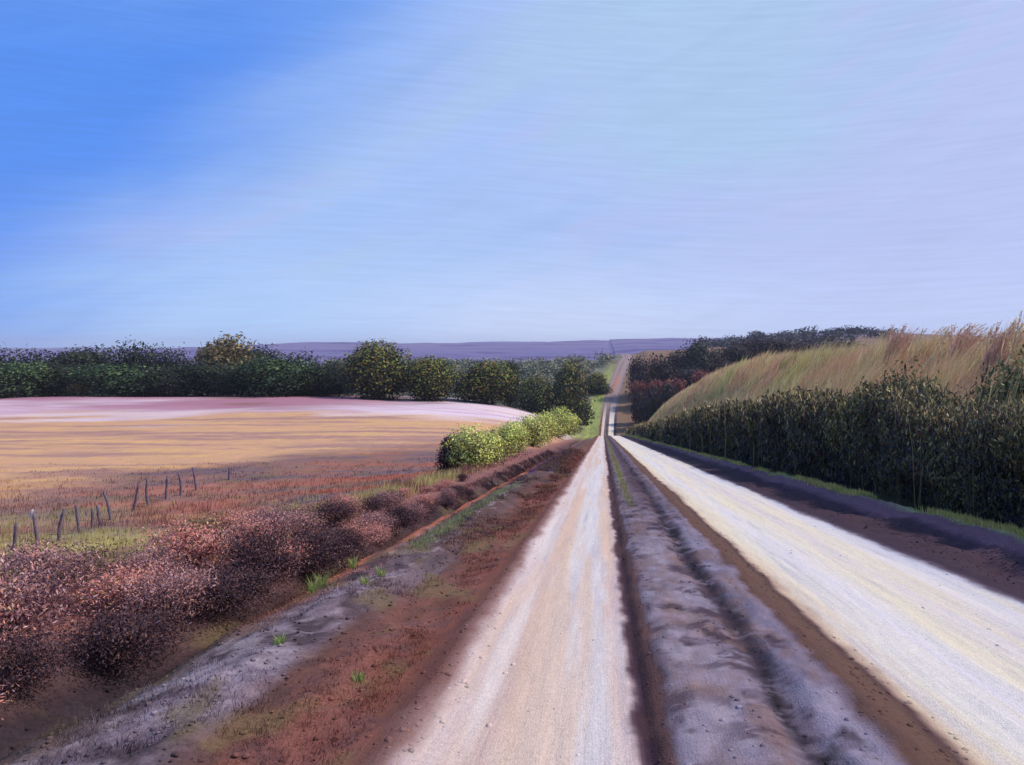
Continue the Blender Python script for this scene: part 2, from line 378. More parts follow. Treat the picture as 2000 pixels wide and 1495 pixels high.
def wood_material(name, rgb, dark):
    m = bpy.data.materials.new(name); m.use_nodes = True; g = NT(m.node_tree); g.n.clear()
    out = g.node('ShaderNodeOutputMaterial'); p = g.node('ShaderNodeBsdfPrincipled')
    pos = g.node('ShaderNodeTexCoord').outputs['Object']
    mp = g.node('ShaderNodeMapping'); g.l.new(pos, mp.inputs[0]); mp.inputs['Scale'].default_value = (40, 40, 4)
    n = g.noise(mp.outputs[0], 1.0, 5, .65)
    c = g.mix(g.smooth(n, .35, .68), lin4(*dark), lin4(*rgb)); g.l.new(c, p.inputs['Base Color']); p.inputs['Roughness'].default_value = .9
    bp = g.node('ShaderNodeBump'); bp.inputs['Strength'].default_value = .6; bp.inputs['Distance'].default_value = .01
    g.l.new(n, bp.inputs['Height']); g.l.new(bp.outputs[0], p.inputs['Normal']); g.l.new(p.outputs[0], out.inputs[0])
    return m


M_soil = soil_material('soil', .6); M_road = soil_material('gravel', 1.0)
M_leaf = leaf_material('leaves', .16); M_grass = leaf_material('dry_grass', .3)
M_bark = wood_material('bark', (96, 80, 72), (48, 38, 38)); M_post = wood_material('weathered_wood', (128, 112, 124), (74, 60, 76))
M_pale = wood_material('bleached_wood', (226, 222, 228), (150, 140, 150))

# ------------------------------------------------------------------ mesh helpers
def make_mesh(name, co, faces, col=None, mat=None, smooth=False):
    """co (n,3); faces (m,k) int array; col (n,3) linear"""
    me = bpy.data.meshes.new(name); n = len(co); f = np.asarray(faces, np.int32); k = f.shape[1]
    me.vertices.add(n); me.vertices.foreach_set('co', np.asarray(co, np.float32).ravel())
    me.loops.add(f.size); me.loops.foreach_set('vertex_index', f.ravel())
    me.polygons.add(len(f)); me.polygons.foreach_set('loop_start', np.arange(0, f.size, k, dtype=np.int32))
    try: me.polygons.foreach_set('loop_total', np.full(len(f), k, np.int32))
    except Exception: pass
    me.polygons.foreach_set('use_smooth', np.full(len(f), smooth, bool))
    if col is not None:
        a = me.color_attributes.new('Col', 'FLOAT_COLOR', 'POINT')
        a.data.foreach_set('color', np.hstack([np.asarray(col, np.float32), np.ones((n, 1), np.float32)]).ravel())
    if mat: me.materials.append(mat)
    me.update(calc_edges=True); me.validate()
    return me


def link(name, me, parent=None, loc=(0, 0, 0)):
    o = bpy.data.objects.new(name, me); C.objects.link(o); o.location = loc
    if parent: o.parent = parent
    return o


def tag(o, label=None, cat=None, group=None, kind=None):
    if label: o['label'] = label
    if cat: o['category'] = cat
    if group: o['group'] = group
    if kind: o['kind'] = kind
    return o


def empty(name, loc, rz=0, s=1.0):
    o = bpy.data.objects.new(name, None); C.objects.link(o); o.location = loc; o.rotation_euler = (0, 0, rz)
    o.scale = (s, s, s) if not isinstance(s, tuple) else s
    o.empty_display_size = .2
    return o


def copy_tree(o, parent=None):
    c = o.copy(); C.objects.link(c); c.parent = parent
    for ch in list(o.children): copy_tree(ch, c)
    return c


def grid_mesh(name, us, ys, mat, drop=None):
    U, Y = np.meshgrid(us, ys); X = U + cx(Y)
    Z = zground(X, Y)
    if drop is not None: Z = Z + drop(U, Y)
    ny, nx = U.shape
    i = np.arange(ny - 1)[:, None] * nx + np.arange(nx - 1)[None, :]
    f = np.stack([i, i + 1, i + nx + 1, i + nx], -1).reshape(-1, 4)
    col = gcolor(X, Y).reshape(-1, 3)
    return make_mesh(name, np.stack([X, Y, Z], -1).reshape(-1, 3), f, col, mat, True)


def growing(a, b, step, rate):
    v = [a]
    while v[-1] < b: v.append(v[-1] + max(step, rate * abs(v[-1])))
    return np.array(v)

# ------------------------------------------------------------------ setting: ground, road
ys = np.concatenate([np.arange(-12, 2, .6), growing(2, 7500, .045, .0095)])
ul = -growing(1.34, 9000, .055, .0105)[::-1]
ur = growing(4.56, 9000, .06, .016)
us = np.concatenate([ul, [-1.28, 0.0, 1.6, 3.2, 4.5], ur])
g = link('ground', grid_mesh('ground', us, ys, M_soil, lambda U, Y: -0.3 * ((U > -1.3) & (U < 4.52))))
tag(g, kind='structure')
yr = np.concatenate([np.arange(-12, 2, .5), growing(2, 640, .028, .0065)])
ur_ = np.linspace(-1.42, 4.64, 190)
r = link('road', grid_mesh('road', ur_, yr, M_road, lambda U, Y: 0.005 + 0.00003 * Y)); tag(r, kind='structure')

# ------------------------------------------------------------------ foliage generators
def quads(P, D, W, ln, wd, c, cv=.18):
    """leaf blades: centre P, long axis D, width axis W; pointed diamond-like quads"""
    n = len(P); ln = np.broadcast_to(ln, n)[:, None]; wd = np.broadcast_to(wd, n)[:, None]
    a = P - D * ln * .5; b = P + W * wd * .5 + D * ln * .05; d = P - W * wd * .5 + D * ln * .05; t = P + D * ln * .5
    co = np.stack([a, b, t, d], 1).reshape(-1, 3)
    f = np.arange(4 * n).reshape(n, 4)
    cc = c * (1 + RG.normal(0, cv, (n, 1))); cc = np.clip(cc, 0.004, .9)
    return co, f, np.repeat(cc, 4, 0)


def unit(v): return v / np.maximum(np.linalg.norm(v, axis=-1, keepdims=True), 1e-6)


def lobed_foliage(n, w, d, h, z0, pal, leaf, lobes=9, up=.2, fill=.35, aspect=1.8, cone=0.0, seed=None):
    """leaves on a cluster of uneven lobes filling a w x d x h crown whose bottom is z0; pal = list of (rgb, weight, where) with where in [-1,1] = favours low..high"""
    rg = np.random.default_rng(seed if seed is not None else RG.integers(1 << 30))
    c = []; rr = []
    for i in range(lobes):
        t = rg.uniform(-1., .85); k = (1 - cone * (t * .5 + .5)) * (1. if t < 0 else math.sqrt(max(.12, 1 - t * t)))
        an = rg.uniform(0, 2 * math.pi); rad = rg.uniform(.15, .8) * k
        c.append((math.cos(an) * rad * w / 2 * .8, math.sin(an) * rad * d / 2 * .8, z0 + h * (.5 + t * .36)))
        rr.append(rg.uniform(.26, .44) * (1 - .4 * cone * (t * .5 + .5)))
    c = np.array(c); rr = np.array(rr)
    li = rg.integers(0, lobes, n)
    v = unit(rg.normal(0, 1, (n, 3))); rad = rg.uniform(0, 1, n) ** fill
    bump = 1 + .22 * np.sin(v[:, 0] * 7 + li) * np.cos(v[:, 2] * 6 + li * 2) + rg.normal(0, .07, n)
    P = c[li] + v * (rr[li] * rad * bump)[:, None] * np.array([w, d, h])
    lo, hi = np.percentile(P[:, 2], [1.5, 99.3]); P[:, 2] = z0 + (P[:, 2] - lo) / (hi - lo) * h
    for k_, e in ((0, w), (1, d)):
        a_, b_ = np.percentile(P[:, k_], [1, 99]); P[:, k_] = (P[:, k_] - (a_ + b_) / 2) / (b_ - a_) * e
    P[:, 2] = np.maximum(P[:, 2], .01)
    nn = unit(v * np.array([1 / w, 1 / d, 1 / h]) * h * 1.0 + rg.normal(0, .38, (n, 3)))
    D = unit(np.cross(nn, rg.normal(0, 1, (n, 3)))); D = unit(D + np.array([0, 0, up]) * .6); W = unit(np.cross(nn, D))
    # palette
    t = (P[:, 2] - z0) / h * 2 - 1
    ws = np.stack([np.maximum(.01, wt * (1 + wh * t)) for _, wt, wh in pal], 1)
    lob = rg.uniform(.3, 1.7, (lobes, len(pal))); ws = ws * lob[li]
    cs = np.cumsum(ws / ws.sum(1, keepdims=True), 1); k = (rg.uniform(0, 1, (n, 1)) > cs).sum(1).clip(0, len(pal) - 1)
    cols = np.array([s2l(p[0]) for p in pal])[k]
    s = rg.uniform(.6, 1.35, n) * leaf
    return quads(P, D, W, s * aspect, s, cols)


def tube(pts, rad, sides=6):
    pts = np.array(pts, float); co = []; f = []
    for i, p in enumerate(pts):
        d = unit(pts[min(i + 1, len(pts) - 1)] - pts[max(i - 1, 0)]); a = unit(np.cross(d, [0.3, 1, .1])); b = np.cross(d, a)
        for k in range(sides):
            t = 2 * math.pi * k / sides; co.append(p + (a * math.cos(t) + b * math.sin(t)) * rad[i])
    for i in range(len(pts) - 1):
        for k in range(sides):
            f.append((i * sides + k, i * sides + (k + 1) % sides, (i + 1) * sides + (k + 1) % sides, (i + 1) * sides + k))
    n = len(co); co.append(pts[-1] + unit(pts[-1] - pts[-2]) * rad[-1] * .3)
    for k in range(sides): f.append(((len(pts) - 1) * sides + k, (len(pts) - 1) * sides + (k + 1) % sides, n, n))
    return np.array(co), f


def join_tubes(parts):
    cos = []; fs = []; o = 0
    for co, f in parts:
        cos.append(co); fs += [tuple(i + o for i in q) for q in f]; o += len(co)
    me = bpy.data.meshes.new('wood'); me.from_pydata([tuple(v) for v in np.vstack(cos)], [], [tuple(dict.fromkeys(q)) for q in fs]); me.update()
    for p in me.polygons: p.use_smooth = True
    return me


def trunk_mesh(h, r, spread, n=6, seed=0, z_split=.3):
    rg = np.random.default_rng(seed); parts = []
    pts = [(0, 0, -.3)] + [(rg.normal(0, .03) * h * k, rg.normal(0, .03) * h * k, h * k) for k in (.15, .35, .6, .85)]
    parts.append(tube(pts, [r * 1.35, r, r * .8, r * .5, r * .2], 8))
    for i in range(n):
        z = h * rg.uniform(z_split * .6, .7); a = rg.uniform(0, 6.28); l = spread * rg.uniform(.5, 1)
        b = np.array([0, 0, z]); e = b + np.array([math.cos(a) * l, math.sin(a) * l, h * rg.uniform(.1, .3)]); m = (b + e) / 2 + np.array([0, 0, h * .03])
        parts.append(tube([b, m, e], [r * .4, r * .25, r * .08], 5))
    return join_tubes(parts)


def make_tree(pal, w, h, n, leaf, seed, lobes=12, cone=0., gap=.1, name='tree'):
    """tree centred at the origin: trunk + crown reaching h"""
    root = empty(name, (0, 0, 0))
    tm = trunk_mesh(h * .95, h * .022 + .05, w * .4, 7, seed); tm.materials.append(M_bark)
    link('trunk', tm, root)
    co, f, c = lobed_foliage(n, w, w * .9, h * (1 - gap), h * gap, pal, leaf, lobes, cone=cone, seed=seed)
    link('crown', make_mesh('crown', co, f, c, M_leaf), root)
    return root


def make_shrub(pal, w, h, n, leaf, seed, lobes=7, name='shrub', up=.5, aspect=1.8, fill=.35):
    rg = np.random.default_rng(seed + 99); root = empty(name, (0, 0, 0))
    parts = []
    for i in range(9):
        a = rg.uniform(0, 6.28); l = w * rg.uniform(.15, .42); zt = h * rg.uniform(.5, .95)
        parts.append(tube([(0, 0, -.05), (math.cos(a) * l * .5, math.sin(a) * l * .5, zt * .5), (math.cos(a) * l, math.sin(a) * l, zt)], [.012 * h + .006, .008 * h + .004, .003], 4))
    tm = join_tubes(parts); tm.materials.append(M_bark); link('stem', tm, root)
    co, f, c = lobed_foliage(n, w, w * .9, h * .95, h * .05, pal, leaf, lobes, up=up, aspect=aspect, seed=seed, fill=fill)
    link('foliage', make_mesh('foliage', co, f, c, M_leaf), root)
    return root


def place(root, x, y, rz=0, s=1., dz=0.):
    root.location = (x, y, float(zground(x, y)) + dz); root.rotation_euler = (0, 0, rz)
    root.scale = (s, s, s) if not isinstance(s, tuple) else s


def at(px, y): return (px - 1178) / F * y          # ground x of a bearing at a distance


_used = set()


def spawn(proto, x, y, rz, s, label, cat, group=None, dz=0.):
    o = proto if proto.name not in _used else copy_tree(proto)
    _used.add(proto.name); _used.add(o.name)
    place(o, x, y, rz, s, dz); tag(o, label, cat, group)
    return o


def blades(X, Y, h, w, lean, col, nb, spread, mat, name, seed=1, jit=.22, bend=.5):
    """grass: every point gets nb blades of two quads; h,w arrays; lean (dx,dy)"""
    rg = np.random.default_rng(seed); n = len(X)
    X = np.repeat(X, nb) + rg.normal(0, 1, n * nb) * np.repeat(spread, nb); Y = np.repeat(Y, nb) + rg.normal(0, 1, n * nb) * np.repeat(spread, nb)
    Z = zground(X, Y) - .02; h = np.repeat(h, nb) * rg.uniform(.55, 1.15, n * nb); w = np.repeat(w, nb) * rg.uniform(.6, 1.3, n * nb)
    col = np.repeat(col, nb, 0) * (1 + rg.normal(0, jit, (n * nb, 1))); N = n * nb
    a = rg.uniform(0, 6.28, N); dx = np.cos(a) * bend * .5 + lean[0]; dy = np.sin(a) * bend * .5 + lean[1]
    b = rg.uniform(0, 6.28, N); wx = np.cos(b) * w / 2; wy = np.sin(b) * w / 2 * .4
    P0 = np.stack([X, Y, Z], 1); P1 = P0 + np.stack([dx * h * .25, dy * h * .25, h * .6], 1); P2 = P0 + np.stack([dx * h * .85, dy * h * .85, h * .98], 1)
    W = np.stack([wx, wy, 0 * w], 1)
    co = np.stack([P0 - W, P0 + W, P1 + W * .8, P1 - W * .8, P2 + W * .12, P2 - W * .12], 1).reshape(-1, 3)
    i = np.arange(N)[:, None] * 6
    f = np.concatenate([i + np.array([[0, 1, 2, 3]]), i + np.array([[3, 2, 4, 5]])], 0)
    return make_mesh(name, co, f, np.repeat(np.clip(col, .004, .9), 6, 0), mat)


def choose(cols, n, w=None, seed=0):
    rg = np.random.default_rng(seed); k = rg.choice(len(cols), n, p=w); return np.array([s2l(c) for c in cols])[k]

# ------------------------------------------------------------------ palettes (leaf colours, with highlights painted in high up and shade low down)
def PG(p, k): return [(tuple(min(235, c * k) for c in q[0]),) + q[1:] for q in p]


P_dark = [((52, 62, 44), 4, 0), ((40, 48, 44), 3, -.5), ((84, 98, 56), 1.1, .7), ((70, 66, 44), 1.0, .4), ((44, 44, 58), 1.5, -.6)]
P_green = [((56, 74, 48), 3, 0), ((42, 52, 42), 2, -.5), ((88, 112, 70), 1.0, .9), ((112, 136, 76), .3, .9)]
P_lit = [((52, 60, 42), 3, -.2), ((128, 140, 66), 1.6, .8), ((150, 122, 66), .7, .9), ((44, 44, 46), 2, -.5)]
P_olive = [((92, 80, 52), 3, 0), ((150, 124, 72), 2, .8), ((56, 54, 44), 2, -.6)]
P_lime = [((142, 152, 84), 3, .2), ((164, 180, 88), 1.8, .2), ((104, 104, 68), 2, -.2), ((120, 104, 78), .8, 0), ((60, 58, 48), 1.2, -.6)]
P_ridge = [((48, 46, 46), 4, 0), ((66, 60, 58), 2, .5), ((78, 56, 54), 1, .3), ((40, 40, 54), 2, -.4)]
P_maroon = [((108, 62, 60), 3, .1), ((82, 48, 52), 2, -.3), ((126, 86, 66), .8, .5)]
P_russet = [((140, 92, 84), 3, .2), ((112, 78, 76), 2, -.2), ((168, 106, 90), 1.2, .6), ((70, 48, 54), 2.0, -.9), ((134, 108, 108), 1.6, .2), ((122, 98, 70), .8, .2)]
P_mauve = [((132, 98, 98), 3, .2), ((102, 74, 80), 2, -.4), ((154, 122, 120), 1.4, .5), ((74, 52, 60), 2, -.8), ((150, 104, 84), .8, 0)]
P_plum = [((84, 58, 64), 3, 0), ((58, 40, 50), 3, -.6), ((122, 84, 80), 1.2, .6), ((104, 88, 100), .8, .4)]
P_olsh = [((132, 114, 84), 2.5, .3), ((104, 92, 66), 2, 0), ((150, 134, 90), 1.0, .7), ((106, 74, 68), 2.4, -.4)]
P_hgreen = [((96, 102, 68), 3, .2), ((136, 140, 92), 1.0, .7), ((64, 68, 52), 2, -.6), ((150, 128, 88), 1, .2)]

P_dark, P_green, P_lit, P_olive = PG(P_dark, .80), PG(P_green, .92), PG(P_lit, .95), PG(P_olive, 1.1)
P_lime, P_hgreen, P_maroon = PG(P_lime, 1.4), PG(P_hgreen, 1.0), PG(P_maroon, 1.2)
P_russet, P_mauve, P_plum, P_olsh = PG(P_russet, 1.42), PG(P_mauve, 1.26), PG(P_plum, .92), PG(P_olsh, 1.1)

# ------------------------------------------------------------------ left: the line of trees beyond the field
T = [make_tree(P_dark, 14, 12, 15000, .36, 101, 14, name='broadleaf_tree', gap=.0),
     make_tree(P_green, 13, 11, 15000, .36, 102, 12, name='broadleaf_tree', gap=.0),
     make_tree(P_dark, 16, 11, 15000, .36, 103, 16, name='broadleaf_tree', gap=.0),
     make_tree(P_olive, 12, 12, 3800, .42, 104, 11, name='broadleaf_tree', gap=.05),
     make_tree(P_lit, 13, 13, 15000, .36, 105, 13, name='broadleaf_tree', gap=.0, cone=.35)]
front = [  # px, distance, crown width px, top py, proto, label
    (-70, 205, 150, 700, 2, 'dark green tree at the very edge of the field, mostly cut by the left border'),
    (35, 204, 120, 712, 1, 'round tree with pale green highlights at the far left end of the tree line'),
    (118, 212, 104, 716, 0, 'dark tree just right of the leftmost pale green tree'),
    (162, 201, 46, 748, 3, 'small olive bushy tree low in front of the dark tree line'),
    (230, 205, 130, 716, 1, 'broad green tree with yellow green top, second green one from the left'),
    (318, 210, 110, 722, 2, 'dark tree below and left of the tall tan-topped tree'),
    (405, 214, 120, 712, 0, 'dark tree directly under the tan-topped tree'),
    (540, 205, 130, 704, 1, 'rounded tree with a bright green right shoulder, middle of the left tree line'),
    (470, 208, 90, 722, 2, 'low dark tree between the tan-topped tree and the bright-shouldered tree'),
    (632, 212, 112, 716, 2, 'low dark tree left of the tallest dark tree by the blue hills'),
    (738, 204, 120, 675, 4, 'tallest dark tree of the line, rising over the blue hills'),
    (838, 206, 104, 703, 4, 'dark tree with an orange green right edge beside the tallest tree'),
    (948, 214, 112, 711, 4, 'wide dark tree with a lit right edge at the end of the pale field'),
    (996, 235, 40, 712, 0, 'thin dark tree top peeping behind the wide tree at the pale field end'),
]
G1 = 'trees in the dark line beyond the left field'
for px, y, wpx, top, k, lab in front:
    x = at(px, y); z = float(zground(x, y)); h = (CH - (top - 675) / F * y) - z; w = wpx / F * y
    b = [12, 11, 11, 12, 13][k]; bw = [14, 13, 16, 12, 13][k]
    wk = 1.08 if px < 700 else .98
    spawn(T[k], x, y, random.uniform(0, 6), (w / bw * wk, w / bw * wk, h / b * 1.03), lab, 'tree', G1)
behind = [(-110, 262, 130, 690), (-30, 255, 120, 684), (70, 258, 120, 694), (165, 262, 120, 687), (262, 258, 104, 680), (335, 262, 96, 692), (500, 262, 110, 686), (585, 262, 96, 698), (655, 268, 80, 712)]
for i, (px, y, wpx, top) in enumerate(behind):
    x = at(px, y); z = float(zground(x, y)); h = (CH - (top - 675) / F * y) - z; w = wpx / F * y; k = i % 3 if i % 3 != 1 else 2
    bw = [14, 13, 16][k]; b = [12, 11, 11][k]
    spawn(T[k], x, y, random.uniform(0, 6), (w / bw * 1.1, w / bw * 1.1, h / b * 1.03), 'grey green tree top showing behind the front row, %s' % ['beyond the left border', 'at the left border', 'above the leftmost green tree', 'above the small olive tree', 'left of the tan-topped tree, pale topped', 'touching the tan-topped tree on its left', 'just right of the tan-topped tree', 'above the bright-shouldered tree', 'where the blue hills begin'][i], 'tree', 'trees behind the front row of the left tree line')
tan_t = make_tree([((112, 100, 68), 3, .3), ((164, 142, 92), 1.0, .6), ((84, 78, 56), 2, -.5)], 11, 16, 7000, .5, 140, 10, gap=.1, name='tan_tree')
x = at(440, 240); z = float(zground(x, 240)); place(tan_t, x, 240, .6, (1.35, 1.35, ((CH + 14 / F * 240) - z) / 16))
tag(tan_t, 'tan and olive topped tree standing highest above the left tree line', 'tree', G1)
# trees down in the valley near the road
V = make_tree(P_lit, 15, 18, 13000, .46, 150, 12, cone=.3, gap=.0, name='broadleaf_tree')
for px, y, wpx, top, lab in [(1040, 322, 74, 740, 'dark rounded tree low at the right end of the pale field'),
                             (1112, 326, 76, 716, 'tall dark tree with bright yellow green right side nearest the far road'),
                             (1164, 400, 50, 731, 'small brown-topped tree beside the climbing far road')]:
    x = at(px, y); z = float(zground(x, y)); h = (CH - (top - 675) / F * y) - z; w = wpx / F * y
    spawn(V, x, y, random.uniform(0, 6), (w / 15 * 1.1, w / 15 * 1.1, h / 18 * 1.03), lab, 'tree', 'trees in the dip left of the far road')

# ------------------------------------------------------------------ right: wooded ridge past the dip
Rg = [make_tree(P_ridge, 16, 13, 4200, .6, 160, 13, name='broadleaf_tree', gap=.0), make_tree(P_ridge, 18, 11, 4200, .6, 161, 15, name='broadleaf_tree', gap=.0)]
ridge = [(1252, 390, 50, 704, 'leftmost dark tree of the right ridge, beside the far road'), (1290, 396, 62, 698, 'dark tree second from the far road on the right ridge'),
         (1325, 405, 60, 690, 'dark tree left of the pointed tree on the right ridge'), (1392, 412, 66, 684, 'dark tree just right of the pointed tree'),
         (1435, 420, 66, 676, 'dark tree midway up the right ridge skyline'), (1478, 430, 62, 662, 'highest dark tree where the right ridge meets the sky'),
         (1525, 440, 70, 664, 'dark tree right of the highest ridge tree'), (1575, 455, 80, 670, 'dark low tree on the right ridge above the golden grass'), (1640, 470, 90, 668, 'greyish dark tree on the ridge left of the reed plumes'),
         (1415, 396, 70, 712, 'dark brown tree low in front of the right ridge'), (1350, 385, 80, 722, 'dark tree low under the pointed tree')]
for i, (px, y, wpx, top, lab) in enumerate(ridge):
    x = at(px, y); z = float(zground(x, y)); h = max(4, (CH - (top - 675) / F * y) - z); w = wpx / F * y
    spawn(Rg[i % 2], x, y, random.uniform(0, 6), (w / 16 * 1.1, w / 16 * 1.1, h / (13, 11)[i % 2] * 1.03), lab, 'tree', 'dark trees along the right ridge')
pt = make_tree([((72, 76, 68), 3, .2), ((52, 54, 50), 3, 0), ((96, 98, 84), .8, .7)], 13, 15, 4200, .6, 170, 10, cone=.8, gap=.02, name='conical_tree')
x = at(1357, 398); z = float(zground(x, 398)); place(pt, x, 398, 0, (1.25, 1.25, ((CH + 10 / F * 398) - z) / 15)); tag(pt, 'pointed grey green tree rising above the dark right ridge', 'tree', 'dark trees along the right ridge')
Mr = make_shrub(P_maroon, 8, 5, 2600, .42, 180, 9, name='maroon_shrub', up=.1)
for px, y, wpx, top, lab in [(1255, 372, 40, 746, 'maroon shrub nearest the far road on its right side'), (1290, 368, 44, 744, 'broad maroon shrub in the middle of the dark red patch'), (1322, 364, 44, 742, 'maroon shrub between dark ridge trees and golden slope'),
                            (1380, 350, 46, 726, 'dark red shrub highest on the slope under the ridge trees'), (1425, 345, 46, 720, 'dark red shrub touching the top of the golden grass')]:
    x = at(px, y); z = float(zground(x, y)); h = max(3, (CH - (top - 675) / F * y) - z); w = wpx / F * y
    spawn(Mr, x, y, random.uniform(0, 6), (w / 8 * 1.15, w / 8 * 1.15, h / 5), lab, 'shrub', 'dark red shrubs right of the far road')
Dk = make_shrub(P_ridge, 7, 4, 2200, .4, 181, 8, name='dark_shrub', up=.1)
for px, y, wpx, top, lab in [(1248, 345, 26, 768, 'small black shrub beside the far road under the red patch'), (1272, 335, 44, 762, 'low black shrub under the dark red shrubs'), (1305, 330, 46, 754, 'low black shrub at the upper edge of the golden slope')]:
    x = at(px, y); z = float(zground(x, y)); h = max(3, (CH - (top - 675) / F * y) - z); w = wpx / F * y
    spawn(Dk, x, y, random.uniform(0, 6), (w / 7 * 1.15, w / 7 * 1.15, h / 4), lab, 'shrub', 'black shrubs under the dark red patch')

# ------------------------------------------------------------------ far-off woods as masses
def wood(name, pts, w, h, pal, leaf, per, seed, label):
    rg = np.random.default_rng(seed); cos = []; fs = []; cs = []; o = 0
    for i, (x, y) in enumerate(pts):
        s = rg.uniform(.6, 1.25); co, f, c = lobed_foliage(per, w * s, w * s, h * s, .3, pal, leaf, 6, seed=seed * 1000 + i)
        co = co + np.array([x, y, float(zground(x, y)) - .8]); cos.append(co); fs.append(f + o); cs.append(c); o += len(co)
    ob = link(name, make_mesh(name, np.vstack(cos), np.vstack(fs), np.vstack(cs), M_leaf)); tag(ob, label, 'woodland', kind='stuff')
rg = np.random.default_rng(5)
pts = []
while len(pts) < 330:
    y = rg.uniform(390, 520); px = rg.uniform(640, 1215); x = at(px, y)
    if abs(x - cx(np.array(y)) - 1.6) < 13 or vnoise(x / 40, y / 30, 77) < .38: continue
    pts.append((x, y))
P_grey = [((124, 130, 112), 3, .2), ((104, 110, 98), 2, -.2), ((146, 134, 108), 1, .5)]
wood('distant_woodland', pts, 10, 6.5, P_grey, .9, 150, 6, 'grey green scattered woodland on the opposite slope left of the far road')
pts = []
while len(pts) < 110:
    y = rg.uniform(560, 820); px = rg.uniform(1380, 1740); x = at(px, y)
    pts.append((x, y))
wood('ridge_woodland', pts, 14, 7, [((74, 78, 84), 3, .2), ((58, 60, 70), 3, 0), ((92, 90, 92), 1, .5)], 1.2, 130, 7, 'dark grey woodland along the skyline on the right')

# ------------------------------------------------------------------ right hedge and golden bank
n = 560000; rg = np.random.default_rng(21)
t = rg.uniform(0, 1, n); Y = (10 ** -.9 + t * (235 ** -.9 - 10 ** -.9)) ** (-1 / .9)
nb = 40000; Y[:nb] = rg.uniform(-8, 11, nb)
hh = lerp(1.95, 3.05, ss(Y, 9, 34)) + fbm(Y / 3.1, Y * 0, 71, 4) * .75 + np.maximum(0, fbm(Y / .55, Y * 0, 75, 3)) * .9 + fbm(Y / 14, Y * 0 + 4, 72, 2) * .4
hh = hh * (1 - .25 * ss(Y, 60, 120)) * (1 - .5 * ss(Y, 150, 235))
th = rg.uniform(0, 1, n) ** .8
prof = np.sin(np.clip(th, 0, 1) * math.pi * .5 + .55) * .85       # belly of the hedge
X = 7.95 + fbm(Y / 2.3, th * 2.2, 73, 4) * 1.3 * 1.0 + rg.uniform(-1.15, 1.15, n) * np.clip(prof, .3, 1)
top = rg.uniform(0, 1, n) < .10
Z = zground(np.full(n, 7.3), Y) + th * hh + top * rg.uniform(0, .45, n)
P = np.stack([X, Y, Z], 1); s = .038 * np.maximum(1, np.abs(Y) / 15) ** .95 * rg.uniform(.6, 1.4, n)
D = unit(np.stack([rg.normal(0, .45, n), rg.normal(0, .45, n), np.abs(rg.normal(.9, .4, n))], 1)); W = unit(np.cross(D, rg.normal(0, 1, (n, 3))))
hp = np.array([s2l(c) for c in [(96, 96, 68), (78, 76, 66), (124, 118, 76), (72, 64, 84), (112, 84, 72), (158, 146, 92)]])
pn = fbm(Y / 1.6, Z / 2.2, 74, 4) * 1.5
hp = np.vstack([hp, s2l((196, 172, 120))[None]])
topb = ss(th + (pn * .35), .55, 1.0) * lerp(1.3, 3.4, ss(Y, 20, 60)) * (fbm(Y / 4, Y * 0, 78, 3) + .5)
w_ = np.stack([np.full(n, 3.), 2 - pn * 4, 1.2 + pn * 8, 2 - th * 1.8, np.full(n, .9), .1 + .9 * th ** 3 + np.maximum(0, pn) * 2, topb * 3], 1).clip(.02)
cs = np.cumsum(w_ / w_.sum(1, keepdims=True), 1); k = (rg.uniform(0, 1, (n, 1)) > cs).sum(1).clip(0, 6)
co, f, c = quads(P, D, W, s * 3.0, s * .8, hp[k])
hedge = link('hedge', make_mesh('hedge', co, f, c, leaf_material('hedge_leaves', .06)))
tag(hedge, 'long dark tangled hedge shading the right side of the dirt road', 'hedge')

n = 260; rg = np.random.default_rng(61); Y = 9 * np.exp(rg.uniform(0, 1, n) * math.log(120 / 9)); X = 7.3 + rg.uniform(-.5, 1.1, n)
hq = lerp(1.95, 3.05, ss(Y, 9, 34)) * (1 - .25 * ss(Y, 60, 120)) + .25
hs_ = link('stalks', blades(X, Y, hq * rg.uniform(.95, 1.25, n), .016 * np.maximum(1, Y / 16), (.05, 0), choose([(120, 110, 76), (92, 84, 66), (160, 140, 96), (76, 62, 66)], n, None, 3), 2, .06 + 0 * Y, M_grass, 'stalks', 62, bend=.35), hedge)
tag(hs_, 'dry stalks standing out of the hedge', kind='stuff')
tanp = [(232, 204, 150), (222, 192, 138), (236, 196, 142), (206, 184, 134), (214, 206, 148), (220, 180, 152)]
n = 34000; t = rg.uniform(0, 1, n); Y = (14 ** -.6 + t * (260 ** -.6 - 14 ** -.6)) ** (-1 / .6); Y[:2500] = rg.uniform(-4, 14, 2500)
X = 8.2 + rg.uniform(0, 1, n) ** .95 * lerp(16, 34, ss(Y, 30, 150))
h = lerp(1.75, 1.0, ss(Y, 35, 120)) * rg.uniform(.6, 1.25, n) * (1 + fbm(X / 1.6, Y / 3, 81, 3) * 1.3) * (.9 + .1 * ss(X, 9, 14))
w = .011 * np.maximum(1, Y / 14)
col = choose(tanp, n, [.26, .2, .18, .14, .1, .12], 4)
pk = fbm(X / 5, Y / 4, 82, 3)[:, None]
col = np.where(pk > .07, col * np.array([1.0, .86, .95]), col); col = np.where(pk < -.1, col * np.array([.86, 1.0, .86]), col)
m_ = 2600; Ys = 13 * np.exp(RG.uniform(0, 1, m_) * math.log(230 / 13)); Xs = 8.25 + RG.uniform(0, 1.0, m_)
kp = fbm(Ys / 3.5, Ys * 0, 83, 3) > lerp(.06, -.15, ss(Ys, 20, 70)); Xs, Ys = Xs[kp], Ys[kp]; m_ = len(Xs)
